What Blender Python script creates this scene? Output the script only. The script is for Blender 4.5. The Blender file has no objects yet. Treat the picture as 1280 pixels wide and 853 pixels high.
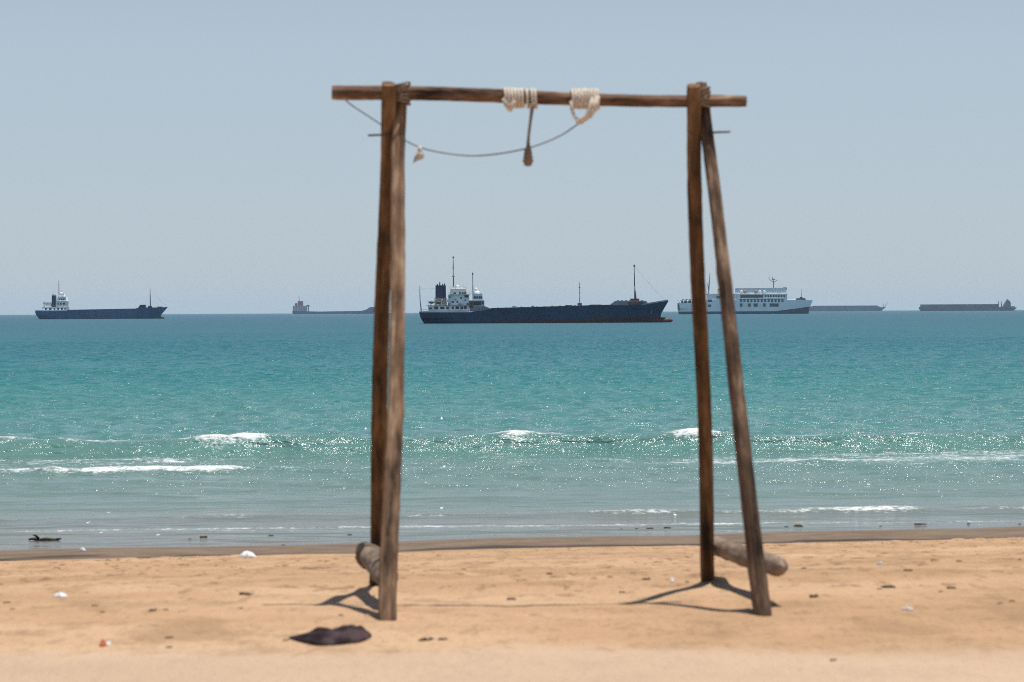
import bpy, bmesh, math, random
import numpy as np
from mathutils import Vector, Matrix, Quaternion

random.seed(7)
RNG = np.random.default_rng(11)
S = bpy.context.scene
COL = S.collection
PI = math.pi

# ------------------------------------------------------------------ camera
FPX = 85.0 / 36.0 * 1280.0
CAMZ = 3.0
PITCH = math.atan((426.5 - 390.0) / FPX)
ROLL = -0.0049
CAMR = Matrix.Rotation(PI / 2 - PITCH, 3, 'X') @ Matrix.Rotation(ROLL, 3, 'Z')
CAMP = Vector((0, 0, CAMZ))


def ray(px, py):
    return CAMR @ Vector(((px - 640) / FPX, -(py - 426.5) / FPX, -1))


def at(px, py, dist):
    """point seen at photo pixel px, py standing dist metres out to sea (world y)"""
    d = ray(px, py)
    return CAMP + d * (dist / d.y)


# ------------------------------------------------------------------ noise
def lattice(seed):
    return np.random.default_rng(seed).random((256, 256)).astype(np.float32)


LATS = [lattice(s) for s in range(6)]


def vnoise(x, y, k=0):
    L = LATS[k % 6]
    xi = np.floor(x).astype(int); yi = np.floor(y).astype(int)
    fx = x - xi; fy = y - yi
    fx = fx * fx * (3 - 2 * fx); fy = fy * fy * (3 - 2 * fy)
    a = L[xi & 255, yi & 255]; b = L[(xi + 1) & 255, yi & 255]
    c = L[xi & 255, (yi + 1) & 255]; d = L[(xi + 1) & 255, (yi + 1) & 255]
    return (a * (1 - fx) + b * fx) * (1 - fy) + (c * (1 - fx) + d * fx) * fy - 0.5


def smooth(a, b, v):
    t = np.clip((v - a) / (b - a), 0, 1)
    return t * t * (3 - 2 * t)


# ------------------------------------------------------------------ ground height
PS = np.array([-400, -60, 13.2, 15.0, 27.0, 28.3, 32.15, 34.5, 45, 60, 120, 400, 20000.])
PZ = np.array([2.6, 1.5, 1.40, 1.345, 0.346, 0.259, 0.0, -0.16, -0.75, -1.5, -4, -12, -14.])


def zground(x, y):
    x = np.asarray(x, dtype=float); y = np.asarray(y, dtype=float)
    s = y - 0.19 * np.clip(x, -60, 60) + 0.4 * vnoise(x * 0.23 + 9, y * 0.05 + 3, 1) * smooth(17, 24, y)
    z = np.interp(s, PS, PZ)
    dry = 1 - smooth(25.8, 26.8, s)
    near = smooth(60, 25, np.abs(x))
    z = z + near * dry * (0.5 + .5 * smooth(22, 16, y)) * (0.05 * vnoise(x * 0.55, y * 0.8, 2) + 0.022 * vnoise(x * 1.7 + 5, y * 2.6, 3))
    # trampled sand: pits and small ridges, stronger towards the top of the beach face
    foot = 0.22 + 0.6 * smooth(14.2, 16, y) + 0.7 * smooth(20.5, 22.5, s)
    n = vnoise(x * 4.2, y * 4.6, 4); n2 = vnoise(x * 8.3 + 3, y * 8.9, 5)
    patch = smooth(-0.12, 0.2, vnoise(x * 0.7 + 31, y * 0.35 + 7, 0))
    z = z + near * dry * foot * patch * (-0.10 * np.clip(n - 0.08, 0, 1) + 0.035 * np.clip(n2 - .1, 0, 1))
    # low lip of a worn track edge in front
    z = z + near * 0.018 * smooth(11.55, 11.2, y + 0.25 * vnoise(x * 0.8, y * 0.3, 1)) * dry
    # wet foreshore: nearly flat
    z = z + near * 0.042 * vnoise(x * 0.38 + 11, y * 0.35, 3) * smooth(26.8, 27.5, s) * (1 - smooth(33, 36, s))
    # sand heaped round the feet of the swing
    for fx, fy in ((-.81, 14.4), (-.65, 12.75), (1.18, 14.6), (1.335, 12.85)):
        r2 = (x - fx) ** 2 + (y - fy) ** 2
        z = z + .030 * np.exp(-r2 / .022) * (1 + 1.5 * vnoise(x * 9, y * 9, 2)) - .018 * np.exp(-r2 / .10)
    return z


def ground_hit(px, py):
    d = ray(px, py); ts = np.linspace(9, 45, 3000) / d.y
    zs = CAMP.z + d.z * ts; g = zground(CAMP.x + d.x * ts, d.y * ts)
    g = np.where(d.y * ts > 32, np.maximum(g, 0), g)
    i = int(np.argmax(zs <= g))
    t = ts[i]
    return Vector((d.x * t, d.y * t, float(g[i])))


# ------------------------------------------------------------------ node helpers
class NT:
    def __init__(self, name):
        self.m = bpy.data.materials.new(name); self.m.use_nodes = True
        self.t = self.m.node_tree; self.n = self.t.nodes; self.l = self.t.links
        self.bsdf = self.n['Principled BSDF']

    def new(self, typ, **kw):
        nd = self.n.new(typ)
        for k, v in kw.items():
            setattr(nd, k, v)
        return nd

    def put(self, sock, v):
        if hasattr(v, 'is_linked') or isinstance(v, bpy.types.NodeSocket):
            self.l.new(v, sock)
        elif v is not None:
            if isinstance(v, (tuple, list)) and len(v) == 3 and sock.type == 'RGBA':
                v = (*v, 1)
            sock.default_value = v

    def math(self, op, a, b=None, c=None, clamp=False):
        nd = self.new('ShaderNodeMath', operation=op, use_clamp=clamp)
        for i, v in enumerate((a, b, c)):
            if v is not None:
                self.put(nd.inputs[i], v)
        return nd.outputs[0]

    def rng(self, v, a, b, lo=0.0, hi=1.0, kind='SMOOTHSTEP'):
        nd = self.new('ShaderNodeMapRange', interpolation_type=kind)
        self.put(nd.inputs[0], v)
        for i, q in enumerate((a, b, lo, hi)):
            self.put(nd.inputs[i + 1], q)
        return nd.outputs[0]

    def mix(self, f, a, b, mode='MIX'):
        nd = self.new('ShaderNodeMix', data_type='RGBA', blend_type=mode)
        self.put(nd.inputs[0], f); self.put(nd.inputs[6], a); self.put(nd.inputs[7], b)
        return nd.outputs[2]

    def coords(self, scale, kind='Object'):
        if kind == 'Position':
            src = self.new('ShaderNodeNewGeometry').outputs['Position']
        else:
            src = self.new('ShaderNodeTexCoord').outputs[kind]
        mp = self.new('ShaderNodeMapping'); self.put(mp.inputs['Vector'], src)
        mp.inputs['Scale'].default_value = scale
        return mp.outputs[0]

    def noise(self, vec, scale=1.0, detail=3.0, rough=0.55, dist=0.0):
        nd = self.new('ShaderNodeTexNoise')
        self.put(nd.inputs['Vector'], vec)
        nd.inputs['Scale'].default_value = scale; nd.inputs['Detail'].default_value = detail
        nd.inputs['Roughness'].default_value = rough; nd.inputs['Distortion'].default_value = dist
        return nd.outputs[0]

    def ramp(self, v, stops, interp='LINEAR'):
        nd = self.new('ShaderNodeValToRGB'); cr = nd.color_ramp; cr.interpolation = interp
        while len(cr.elements) < len(stops):
            cr.elements.new(0.5)
        for e, (p, c) in zip(cr.elements, stops):
            e.position = p; e.color = (*c, 1)
        self.put(nd.inputs[0], v)
        return nd.outputs[0]

    def bump(self, h, strength=1.0, dist=0.02, normal=None):
        nd = self.new('ShaderNodeBump')
        nd.inputs['Strength'].default_value = strength; nd.inputs['Distance'].default_value = dist
        self.put(nd.inputs['Height'], h)
        if normal is not None:
            self.put(nd.inputs['Normal'], normal)
        return nd.outputs[0]

    def set(self, **kw):
        names = dict(color='Base Color', rough='Roughness', normal='Normal', metal='Metallic', ior='IOR',
                     spec='Specular IOR Level', trans='Transmission Weight', alpha='Alpha')
        for k, v in kw.items():
            self.put(self.bsdf.inputs[names[k]], v)
        return self.m


def paint(name, col, rough=0.5, var=0.18, scale=0.6, rust=0.0, rustcol=(0.13, 0.055, 0.028)):
    t = NT(name)
    n = t.noise(t.coords((scale, scale, scale * 0.45)), 1.0, 5, 0.62)
    dark = tuple(c * (1 - var) for c in col); lite = tuple(min(1, c * (1 + var)) for c in col)
    c = t.mix(t.rng(n, 0.3, 0.7), dark, lite)
    if rust:
        n2 = t.noise(t.coords((scale * 1.6, scale * 1.6, scale * 0.35)), 1.0, 6, 0.7)
        c = t.mix(t.math('MULTIPLY', t.rng(n2, 0.52, 0.68), rust), c, rustcol)
    return t.set(color=c, rough=rough, normal=t.bump(n, 0.25, 0.05))


def wood(name, dark, mid, lite, scale=9.0):
    t = NT(name)
    v = t.coords((scale, scale, scale * 0.07))
    grain = t.noise(v, 1.0, 6, 0.65, 0.6)
    fine = t.noise(t.coords((scale * 6, scale * 6, scale * 0.25)), 1.0, 3, 0.6)
    blot = t.noise(t.coords((9, 9, 2.6)), 1.0, 5, 0.65)
    f = t.math('ADD', t.math('MULTIPLY', grain, 0.5), t.math('MULTIPLY', blot, 0.5))
    c = t.ramp(f, [(0.40, dark), (0.5, mid), (0.59, lite)])
    c = t.mix(t.rng(fine, 0.55, 0.75, 0, 0.55), c, dark)
    b1 = t.bump(grain, 0.7, 0.02)
    return t.set(color=c, rough=0.85, spec=0.25, normal=t.bump(fine, 0.4, 0.006, b1))


# ------------------------------------------------------------------ mesh helpers
class MB:
    def __init__(self):
        self.v = []; self.f = []; self.smooth = []

    def add(self, vs, fs, smooth_=False):
        o = len(self.v)
        self.v += [tuple(p) for p in vs]
        self.f += [tuple(i + o for i in q) for q in fs]
        self.smooth += [smooth_] * len(fs)
        return self

    def box(self, x0, x1, y0, y1, z0, z1, tx=0.0, ty=0.0):
        """box whose top may be inset by tx, ty"""
        vs = [(x0, y0, z0), (x1, y0, z0), (x1, y1, z0), (x0, y1, z0),
              (x0 + tx, y0 + ty, z1), (x1 - tx, y0 + ty, z1), (x1 - tx, y1 - ty, z1), (x0 + tx, y1 - ty, z1)]
        return self.add(vs, [(3, 2, 1, 0), (4, 5, 6, 7), (0, 1, 5, 4), (1, 2, 6, 5), (2, 3, 7, 6), (3, 0, 4, 7)])

    def prism(self, prof, y0, y1):
        """outline in x, z given real depth from y0 to y1"""
        n = len(prof)
        vs = [(x, y0, z) for x, z in prof] + [(x, y1, z) for x, z in prof]
        fs = [tuple(range(n)), tuple(reversed(range(n, 2 * n)))]
        fs += [((i + 1) % n, i, i + n, (i + 1) % n + n) for i in range(n)]
        return self.add(vs, fs)

    def tube(self, pts, rad, n=8, cap=True, closed=False):
        pts = [Vector(p) for p in pts]
        if not hasattr(rad, '__len__'):
            rad = [rad] * len(pts)
        up = None; rings = []
        for i, p in enumerate(pts):
            a = pts[max(i - 1, 0)]; b = pts[min(i + 1, len(pts) - 1)]
            d = (b - a).normalized()
            if up is None:
                up = d.orthogonal().normalized()
            up = (up - d * up.dot(d))
            up = up.normalized() if up.length > 1e-6 else d.orthogonal().normalized()
            w = d.cross(up)
            rings.append([p + (up * math.cos(2 * PI * k / n) + w * math.sin(2 * PI * k / n)) * rad[i] for k in range(n)])
        vs = [q for r in rings for q in r]; fs = []
        for i in range(len(pts) - 1):
            for k in range(n):
                k2 = (k + 1) % n
                fs.append((i * n + k, i * n + k2, (i + 1) * n + k2, (i + 1) * n + k))
        self.add(vs, fs, True)
        if cap:
            o = len(self.v) - len(vs)
            self.f.append(tuple(o + k for k in reversed(range(n)))); self.smooth.append(False)
            e = o + (len(pts) - 1) * n
            self.f.append(tuple(e + k for k in range(n))); self.smooth.append(False)
        return self

    def ball(self, c, r, n=10, m=7, sq=(1, 1, 1)):
        vs = [(c[0], c[1], c[2] - r * sq[2])]
        for j in range(1, m):
            a = -PI / 2 + PI * j / m
            for k in range(n):
                b = 2 * PI * k / n
                vs.append((c[0] + r * sq[0] * math.cos(a) * math.cos(b), c[1] + r * sq[1] * math.cos(a) * math.sin(b), c[2] + r * sq[2] * math.sin(a)))
        vs.append((c[0], c[1], c[2] + r * sq[2])); top = len(vs) - 1
        fs = [(0, 1 + (k + 1) % n, 1 + k) for k in range(n)]
        for j in range(m - 2):
            for k in range(n):
                a = 1 + j * n + k; b = 1 + j * n + (k + 1) % n
                fs.append((a, b, b + n, a + n))
        o = 1 + (m - 2) * n
        fs += [(top, o + k, o + (k + 1) % n) for k in range(n)]
        return self.add(vs, fs, True)

    def build(self, name, mat, parent=None, loc=None):
        me = bpy.data.meshes.new(name)
        me.from_pydata(self.v, [], self.f); me.update()
        me.polygons.foreach_set('use_smooth', self.smooth)
        if mat is not None:
            me.materials.append(mat)
        o = bpy.data.objects.new(name, me); COL.objects.link(o)
        if parent is not None:
            o.parent = parent
        if loc is not None:
            o.location = loc
        return o


def tag(o, label=None, cat=None, group=None, kind=None):
    for k, v in (('label', label), ('category', cat), ('group', group), ('kind', kind)):
        if v:
            o[k] = v
    return o


def thing(name, label, cat, loc=(0, 0, 0), group=None):
    o = bpy.data.objects.new(name, None); COL.objects.link(o)
    o.location = loc; o.empty_display_size = 0.2
    return tag(o, label, cat, group)


def grid_mesh(name, xs, ys, zfun, mat, attrs=()):
    X, Y = np.meshgrid(xs, ys); nx, ny = len(xs), len(ys)
    Z = zfun(X, Y)
    co = np.stack([X, Y, Z], -1).reshape(-1, 3).astype(np.float32)
    idx = np.arange(nx * ny).reshape(ny, nx)
    q = np.stack([idx[:-1, :-1], idx[:-1, 1:], idx[1:, 1:], idx[1:, :-1]], -1).reshape(-1, 4)
    me = bpy.data.meshes.new(name)
    me.vertices.add(len(co)); me.vertices.foreach_set('co', co.ravel())
    me.loops.add(q.size); me.loops.foreach_set('vertex_index', q.ravel().astype(np.int32))
    me.polygons.add(len(q)); me.polygons.foreach_set('loop_start', np.arange(0, q.size, 4, dtype=np.int32))
    me.update(calc_edges=True); me.validate()
    me.polygons.foreach_set('use_smooth', np.ones(len(q), dtype=bool))
    for an, fn in attrs:
        a = me.attributes.new(an, 'FLOAT', 'POINT')
        a.data.foreach_set('value', fn(X, Y).ravel().astype(np.float32))
    me.materials.append(mat)
    o = bpy.data.objects.new(name, me); COL.objects.link(o)
    return o


def spaced(a, b, step):
    return list(np.arange(a, b, step))


def geo(start, end, first, k):
    out = []; v = start; st = first
    while v < end:
        out.append(v); v += st; st *= k
    out.append(end)
    return out


# ================================================================== SETTING
# ---- sand
def sand_material():
    t = NT('beach_sand')
    P = t.new('ShaderNodeNewGeometry').outputs['Position']
    sep = t.new('ShaderNodeSeparateXYZ'); t.put(sep.inputs[0], P)
    s = t.math('SUBTRACT', sep.outputs[1], t.math('MULTIPLY', sep.outputs[0], 0.19))
    wob = t.noise(t.coords((0.5, 0.5, 0.5), 'Position'), 1.0, 4, 0.6)
    s = t.math('ADD', s, t.math('MULTIPLY', t.math('SUBTRACT', wob, 0.5), 2.2))
    big = t.noise(t.coords((0.28, 0.85, 0.6), 'Position'), 1.0, 4, 0.6)
    mid = t.noise(t.coords((1.6, 1.3, 2), 'Position'), 1.0, 6, 0.7)
    fine = t.noise(t.coords((20, 11, 20), 'Position'), 1.0, 4, 0.7)
    grain = t.noise(t.coords((140, 140, 140), 'Position'), 1.0, 2, 0.7)
    c = t.ramp(big, [(0.34, (0.375, 0.225, 0.118)), (0.5, (0.455, 0.280, 0.154)), (0.64, (0.52, 0.340, 0.203))])
    c = t.mix(t.rng(mid, 0.48, 0.64, 0, 0.62), c, (0.29, 0.17, 0.09))
    c = t.mix(t.rng(fine, 0.54, 0.70, 0, 0.6), c, (0.27, 0.165, 0.09))
    clod = t.noise(t.coords((7.5, 3.2, 5), 'Position'), 1.0, 5, 0.7)
    c = t.mix(t.math('MULTIPLY', t.rng(clod, 0.55, 0.62, 0, 0.8), t.rng(sep.outputs[1], 12.5, 16, .35, 1)), c, (0.17, 0.095, 0.05))
    c = t.mix(t.rng(grain, 0.5, 0.8, 0, 0.35), c, (0.66, 0.5, 0.34))
    # pale worn strip close to the camera
    wy = t.math('ADD', sep.outputs[1], t.math('MULTIPLY', t.math('SUBTRACT', t.math('ADD', wob, t.math('MULTIPLY', t.math('SUBTRACT', clod, .5), .8)), 0.5), 1.1))
    c = t.mix(t.rng(wy, 11.65, 11.05, 0, 0.65), c, (0.53, 0.39, 0.28))
    # damp flank, wrack line and wet foreshore
    lob = t.noise(t.coords((0.55, 0.02, 0.02), 'Position'), 1.0, 2, 0.5)
    sl = t.math('ADD', s, t.math('MULTIPLY', t.math('SUBTRACT', lob, 0.5), 3.0))
    damp = t.rng(sl, 26.2, 27.0)
    wet = t.rng(sl, 30.2, 31.6)
    c = t.mix(damp, c, t.mix(t.rng(mid, 0.35, 0.65), (0.145, 0.098, 0.060), (0.215, 0.15, 0.098)))
    wr = t.noise(t.coords((0.22, 0.22, 0.2), 'Position'), 1.0, 3, 0.6)
    wrack = t.math('MULTIPLY', t.rng(t.math('ABSOLUTE', t.math('SUBTRACT', sl, 27.2)), 0.35, 0.75, 1, 0), t.rng(wr, 0.42, 0.52, 0.15, 0.9))
    c = t.mix(wrack, c, (0.042, 0.033, 0.025))
    c = t.mix(wet, c, (0.16, 0.125, 0.095))
    rough = t.math('SUBTRACT', 0.95, t.math('ADD', t.math('MULTIPLY', damp, 0.2), t.math('MULTIPLY', wet, 0.6)), clamp=True)
    bs = t.math('SUBTRACT', 1.0, t.math('MULTIPLY', wet, 0.9))
    h = t.math('ADD', t.math('MULTIPLY', mid, 1.0), t.math('MULTIPLY', fine, 0.35))
    nd = t.new('ShaderNodeBump'); nd.inputs['Distance'].default_value = 0.10
    t.put(nd.inputs['Strength'], t.math('MULTIPLY', bs, 0.8)); t.put(nd.inputs['Height'], h)
    return t.set(color=c, rough=rough, normal=nd.outputs[0], spec=0.3)


xs = sorted(set([-v for v in geo(7.5, 9000, 0.3, 1.16)] + spaced(-7.44, 7.46, 0.05) + geo(7.5, 9000, 0.3, 1.16)))
ys = [-300, -150, -80, -45, -25, -12, -4] + spaced(0, 9, 0.6) + spaced(9, 33.5, 0.07) + geo(33.5, 16500, 0.3, 1.15)
tag(grid_mesh('beach', xs, ys, zground, sand_material()), kind='structure')


# ---- sea
def shore_s(x, y):
    return y - 0.06 * np.clip(x, -60, 60)


def crest_line(x, k):
    return 0.7 * vnoise(x * 0.16 + 13 * k, x * 0 + k, k) + 0.25 * vnoise(x * 0.7 + 3 * k, x * 0 + 5, k + 1)


def pulse(x, spans, soft=0.8):
    r = np.zeros_like(x)
    for a, b, w in spans:
        r = np.maximum(r, w * smooth(a - soft, a + soft, x) * (1 - smooth(b - soft, b + soft, x)))
    return r * (0.82 + 0.7 * vnoise(x * 1.3 + 2, x * 0 + 6, 3))


BREAK = [(-13.0, -8.8, .85), (-7.2, -5.0, 1.1), (-5.4, -3.4, .5), (-2.0, -.2, .5), (-.5, 1.5, 1.2), (1.0, 2.6, .6), (3.0, 5.0, 1.0), (6.2, 9.5, .4)]
ROLLER = [(-12.0, -4.9, 1.0), (-4.9, -2.3, .6), (4.8, 6.2, .5), (-1.5, 0.8, .3)]
SWASH = [(0.85, 2.6, .85), (4.0, 6.2, .85), (7.0, 9.0, .8), (-4.6, -2.6, .35)]


def zsea(x, y):
    s = shore_s(x, y)
    near = smooth(90, 40, np.abs(x))
    d = s - 51.6 - crest_line(x, 1)
    amp = 0.23 + 0.14 * np.clip(vnoise(x * 0.22 + 7, x * 0 + 2, 2) + .5, 0, 1) + 0.1 * pulse(x, BREAK)
    amp = amp + 0.05 * pulse(x, BREAK) * vnoise(x * 3.3, y * 3.0, 5)
    z = near * amp * np.where(d < 0, np.exp(-(d / 0.45) ** 2), np.exp(-(d / 1.7) ** 2))
    d = s - 46.3 - crest_line(x, 2)
    z += near * (0.04 + 0.07 * pulse(x, ROLLER)) * np.where(d < 0, np.exp(-(d / 0.4) ** 2), np.exp(-(d / 1.4) ** 2))
    d = s - 35.8 - 0.5 * crest_line(x, 3)
    z += near * (0.025 + 0.06 * pulse(x, SWASH)) * np.where(d < 0, np.exp(-(d / 0.25) ** 2), np.exp(-(d / 1.0) ** 2))
    for i, (c, a, w) in enumerate(((39.2, .05, .9), (42.6, .05, 1.0), (58.5, .09, 1.8), (66, .09, 2.2), (75, .09, 2.5), (86, .08, 3))):
        d = s - c - 1.6 * crest_line(x, i)
        z += near * a * (0.5 + vnoise(x * .18 + i * 9, y * .1, i)) * np.exp(-(d / w) ** 2)
    chop = smooth(34, 44, s) * (0.8 + 1.6 * smooth(50, 62, s)) * (1 - smooth(330, 420, s))
    z += near * chop * (0.035 * vnoise(x * 0.5, y * 0.9, 4) + 0.06 * vnoise(x * 1.15 + 4, y * 1.9, 5) + 0.05 * vnoise(x * 2.4 + 4, y * 3.3, 3) + 0.02 * vnoise(x * 5 + 4, y * 5.5, 1))
    z += near * 0.012 * vnoise(x * 1.1, y * 2.2, 2) * smooth(31, 34, s)
    # the sheet dives under the sand well before it ends
    return z - 0.5 * smooth(30.4, 27.5, s - 0.15 * np.clip(x, -60, 60))


def foam(x, y):
    s = shore_s(x, y)
    f = np.zeros_like(x)
    d = s - 51.6 - crest_line(x, 1)
    p = np.maximum(pulse(x, BREAK), .34 + .5 * vnoise(x * .8, x * 0 + 3, 4))
    f = np.maximum(f, p * np.where(d < 0.15, np.exp(-((d - .15) / (0.22 + .24 * p)) ** 2), np.exp(-((d - .15) / 0.35) ** 2)))
    f = np.maximum(f, 0.44 * smooth(-6.0, -4.2, d) * smooth(-.4, -1.6, d) * (0.75 + 1.1 * vnoise(x * .25, y * .4, 2) + .25 * p))
    d = s - 46.3 - crest_line(x, 2)
    f = np.maximum(f, np.maximum(pulse(x, ROLLER), .26 + .5 * vnoise(x * .6, x * 0 + 1, 2)) * np.exp(-((d + .1) / 0.33) ** 2))
    d = s - 35.8 - 0.5 * crest_line(x, 3)
    f = np.maximum(f, np.maximum(pulse(x, SWASH), .22 + .45 * vnoise(x * .7, x * 0 + 9, 1)) * np.exp(-((d + .1) / 0.28) ** 2))
    d = s - 33.9 - 0.35 * crest_line(x, 4)
    f = np.maximum(f, (0.5 + .25 * vnoise(x * .9, x * 0 + 4, 1)) * np.exp(-(d / 0.25) ** 2))
    d = s - 33.0 - 0.5 * crest_line(x, 5) + .12 * (x - 0)
    f = np.maximum(f, (0.36 + .25 * vnoise(x * .7, x * 0 + 8, 2)) * np.exp(-(d / 0.2) ** 2))
    return f * smooth(90, 60, np.abs(x))


def sea_material():
    t = NT('sea_water')
    P = t.new('ShaderNodeNewGeometry').outputs['Position']
    sep = t.new('ShaderNodeSeparateXYZ'); t.put(sep.inputs[0], P)
    Y = sep.outputs[1]
    patch = t.noise(t.coords((0.02, 0.06, 1), 'Position'), 1.0, 4, 0.6)
    ly = t.math('LOGARITHM', t.math('MAXIMUM', t.math('MULTIPLY', Y, t.rng(patch, 0.25, 0.75, 0.9, 1.1)), 5), 10.0)
    f = t.rng(ly, 1.45, 3.45, 0, 1, 'LINEAR')   # 28 m .. 2800 m: the water deepens away from the beach

    def L(m):
        return (math.log10(m) - 1.45) / 2.0
    c = t.ramp(f, [(L(31), (0.19, 0.155, 0.115)), (L(36), (0.15, 0.20, 0.17)), (L(47), (0.115, 0.215, 0.19)), (L(62), (0.085, 0.225, 0.208)),
                   (L(95), (0.036, 0.185, 0.185)), (L(190), (0.018, 0.135, 0.158)), (L(500), (0.03, 0.118, 0.15)), (L(2000), (0.036, 0.11, 0.148))])
    mott = t.noise(t.coords((0.35, 0.9, 1), 'Position'), 1.0, 4, 0.65)
    c = t.mix(t.rng(mott, 0.35, 0.7, 0, 0.35), c, t.mix(1.0, c, (0.62, 0.72, 0.78), 'MULTIPLY'))
    at_ = t.new('ShaderNodeAttribute', attribute_name='foam')
    fo = at_.outputs['Fac']
    fn = t.noise(t.coords((9, 9, 9), 'Position'), 1.0, 6, 0.75)
    fn2 = t.noise(t.coords((1.2, 3.0, 3), 'Position'), 1.0, 4, 0.65)
    fm = t.math('ADD', fo, t.math('ADD', t.math('MULTIPLY', t.math('SUBTRACT', fn, 0.5), 2.0), t.math('MULTIPLY', t.math('SUBTRACT', fn2, 0.5), 1.3)))
    fm = t.math('MULTIPLY', t.rng(fm, 0.35, 1.0), t.rng(fo, 0.05, 0.25))
    # sun glints painted into the colour as loose foam-white flecks
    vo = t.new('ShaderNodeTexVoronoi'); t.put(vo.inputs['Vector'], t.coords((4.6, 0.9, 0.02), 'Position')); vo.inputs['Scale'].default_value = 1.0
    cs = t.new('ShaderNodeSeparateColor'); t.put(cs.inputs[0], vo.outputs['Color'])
    glints = t.math('MULTIPLY', t.rng(vo.outputs['Distance'], 0.06, 0.15, 1, 0), t.math('GREATER_THAN', t.math('ADD', cs.outputs[0], t.math('MULTIPLY', t.math('SUBTRACT', fn2, .5), 0.6)), .945))
    glints = t.math('MULTIPLY', glints, t.rng(Y, 150, 80))
    allf = t.math('MAXIMUM', fm, glints)
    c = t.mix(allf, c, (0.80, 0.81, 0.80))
    w1 = t.noise(t.coords((0.55, 1.5, 1), 'Position'), 1.0, 4, 0.6, 0.3)
    w2 = t.noise(t.coords((2.6, 6.5, 1), 'Position'), 1.0, 4, 0.65, 0.2)
    w0 = t.noise(t.coords((0.09, 0.32, 1), 'Position'), 1.0, 4, 0.6)
    b = t.bump(w0, 0.8, 0.75)
    calm = t.rng(Y, 33, 46, 0.12, 1.0)
    nd1 = t.new('ShaderNodeBump'); nd1.inputs['Distance'].default_value = 0.28; t.put(nd1.inputs['Strength'], calm); t.put(nd1.inputs['Height'], w1); t.put(nd1.inputs['Normal'], b)
    nd2 = t.new('ShaderNodeBump'); nd2.inputs['Distance'].default_value = 0.07; t.put(nd2.inputs['Strength'], calm); t.put(nd2.inputs['Height'], w2); t.put(nd2.inputs['Normal'], nd1.outputs[0])
    rough = t.math('ADD', t.math('ADD', t.rng(Y, 48, 90, 0.13, 0.27), t.rng(Y, 90, 500, 0.0, 0.17)), t.math('MULTIPLY', allf, 0.5))
    return t.set(color=c, rough=rough, ior=1.33, normal=nd2.outputs[0], spec=0.5)


xs = sorted(set([-v for v in geo(48, 9000, 0.4, 1.16)] + spaced(-12.96, 12.98, 0.08) + [q * v for q in (-1, 1) for v in spaced(13, 20, .14) + spaced(20, 48, .3)] + geo(48, 9000, 0.4, 1.16)))
ys = spaced(18, 30, 0.4) + spaced(30, 37, 0.07) + spaced(37, 56, 0.1) + spaced(56, 130, 0.25) + spaced(130, 260, .45) + spaced(260, 420, .8) + geo(420, 15500, 1, 1.1)
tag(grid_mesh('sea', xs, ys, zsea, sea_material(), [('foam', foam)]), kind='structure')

# ---- air
hz = NT('sea_haze')
hz.n.remove(hz.bsdf)
pv = hz.new('ShaderNodeVolumePrincipled')
pv.inputs['Color'].default_value = (0.69, 0.86, 1.0, 1)
pv.inputs['Density'].default_value = 4.6e-5
pv.inputs['Anisotropy'].default_value = 0.1
hz.l.new(pv.outputs[0], hz.n['Material Output'].inputs['Volume'])
try:
    hz.m.cycles.homogeneous_volume = True
except Exception:
    pass
tag(MB().box(-9500, 9500, -400, 17000, -16, 75).build('haze', hz.m), kind='stuff')

# ================================================================== MATERIALS
M = dict(
    leg=wood('weathered_pole_shade', (0.020, 0.012, 0.008), (0.125, 0.068, 0.032), (0.26, 0.150, 0.080)),  # rear legs: shade of their down-facing sides put into the wood colour
    grey=wood('weathered_timber_sunlit', (0.042, 0.026, 0.017), (0.255, 0.158, 0.098), (0.54, 0.375, 0.245), 8),  # left front leg: sunlight put into the wood as a lighter tone
    beam=wood('crossbeam_wood', (0.030, 0.015, 0.010), (0.19, 0.108, 0.068), (0.46, 0.32, 0.22)),
    log=wood('driftwood', (0.12, 0.082, 0.058), (0.26, 0.192, 0.14), (0.40, 0.31, 0.235), 6),
    iron=paint('rusty_iron', (0.09, 0.07, 0.06), 0.6, 0.3, 30),
)


def rope_mat(name, col):
    t = NT(name)
    w = t.noise(t.coords((90, 90, 90)), 1.0, 3, 0.6)
    w2 = t.noise(t.coords((14, 14, 14)), 1.0, 3, 0.6)
    c = t.mix(t.rng(w, 0.35, 0.65), tuple(v * 0.55 for v in col), col)
    c = t.mix(t.rng(w2, 0.5, 0.75, 0, 0.5), c, tuple(v * 0.6 for v in col))
    return t.set(color=c, rough=0.95, spec=0.1, normal=t.bump(w, 0.8, 0.004))


M['rope'] = rope_mat('pale_rope', (0.82, 0.72, 0.60))
M['oldrope'] = rope_mat('brown_rope', (0.32, 0.24, 0.17))
M['cord'] = rope_mat('thin_grey_cord', (0.26, 0.24, 0.26))

# ================================================================== SWING FRAME
BD = 13.45
base = Vector((0.18, BD, 1.40))
swing = thing('wooden_swing', 'tall weathered wooden swing frame with no seat standing on the sand', 'swing', base)


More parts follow.
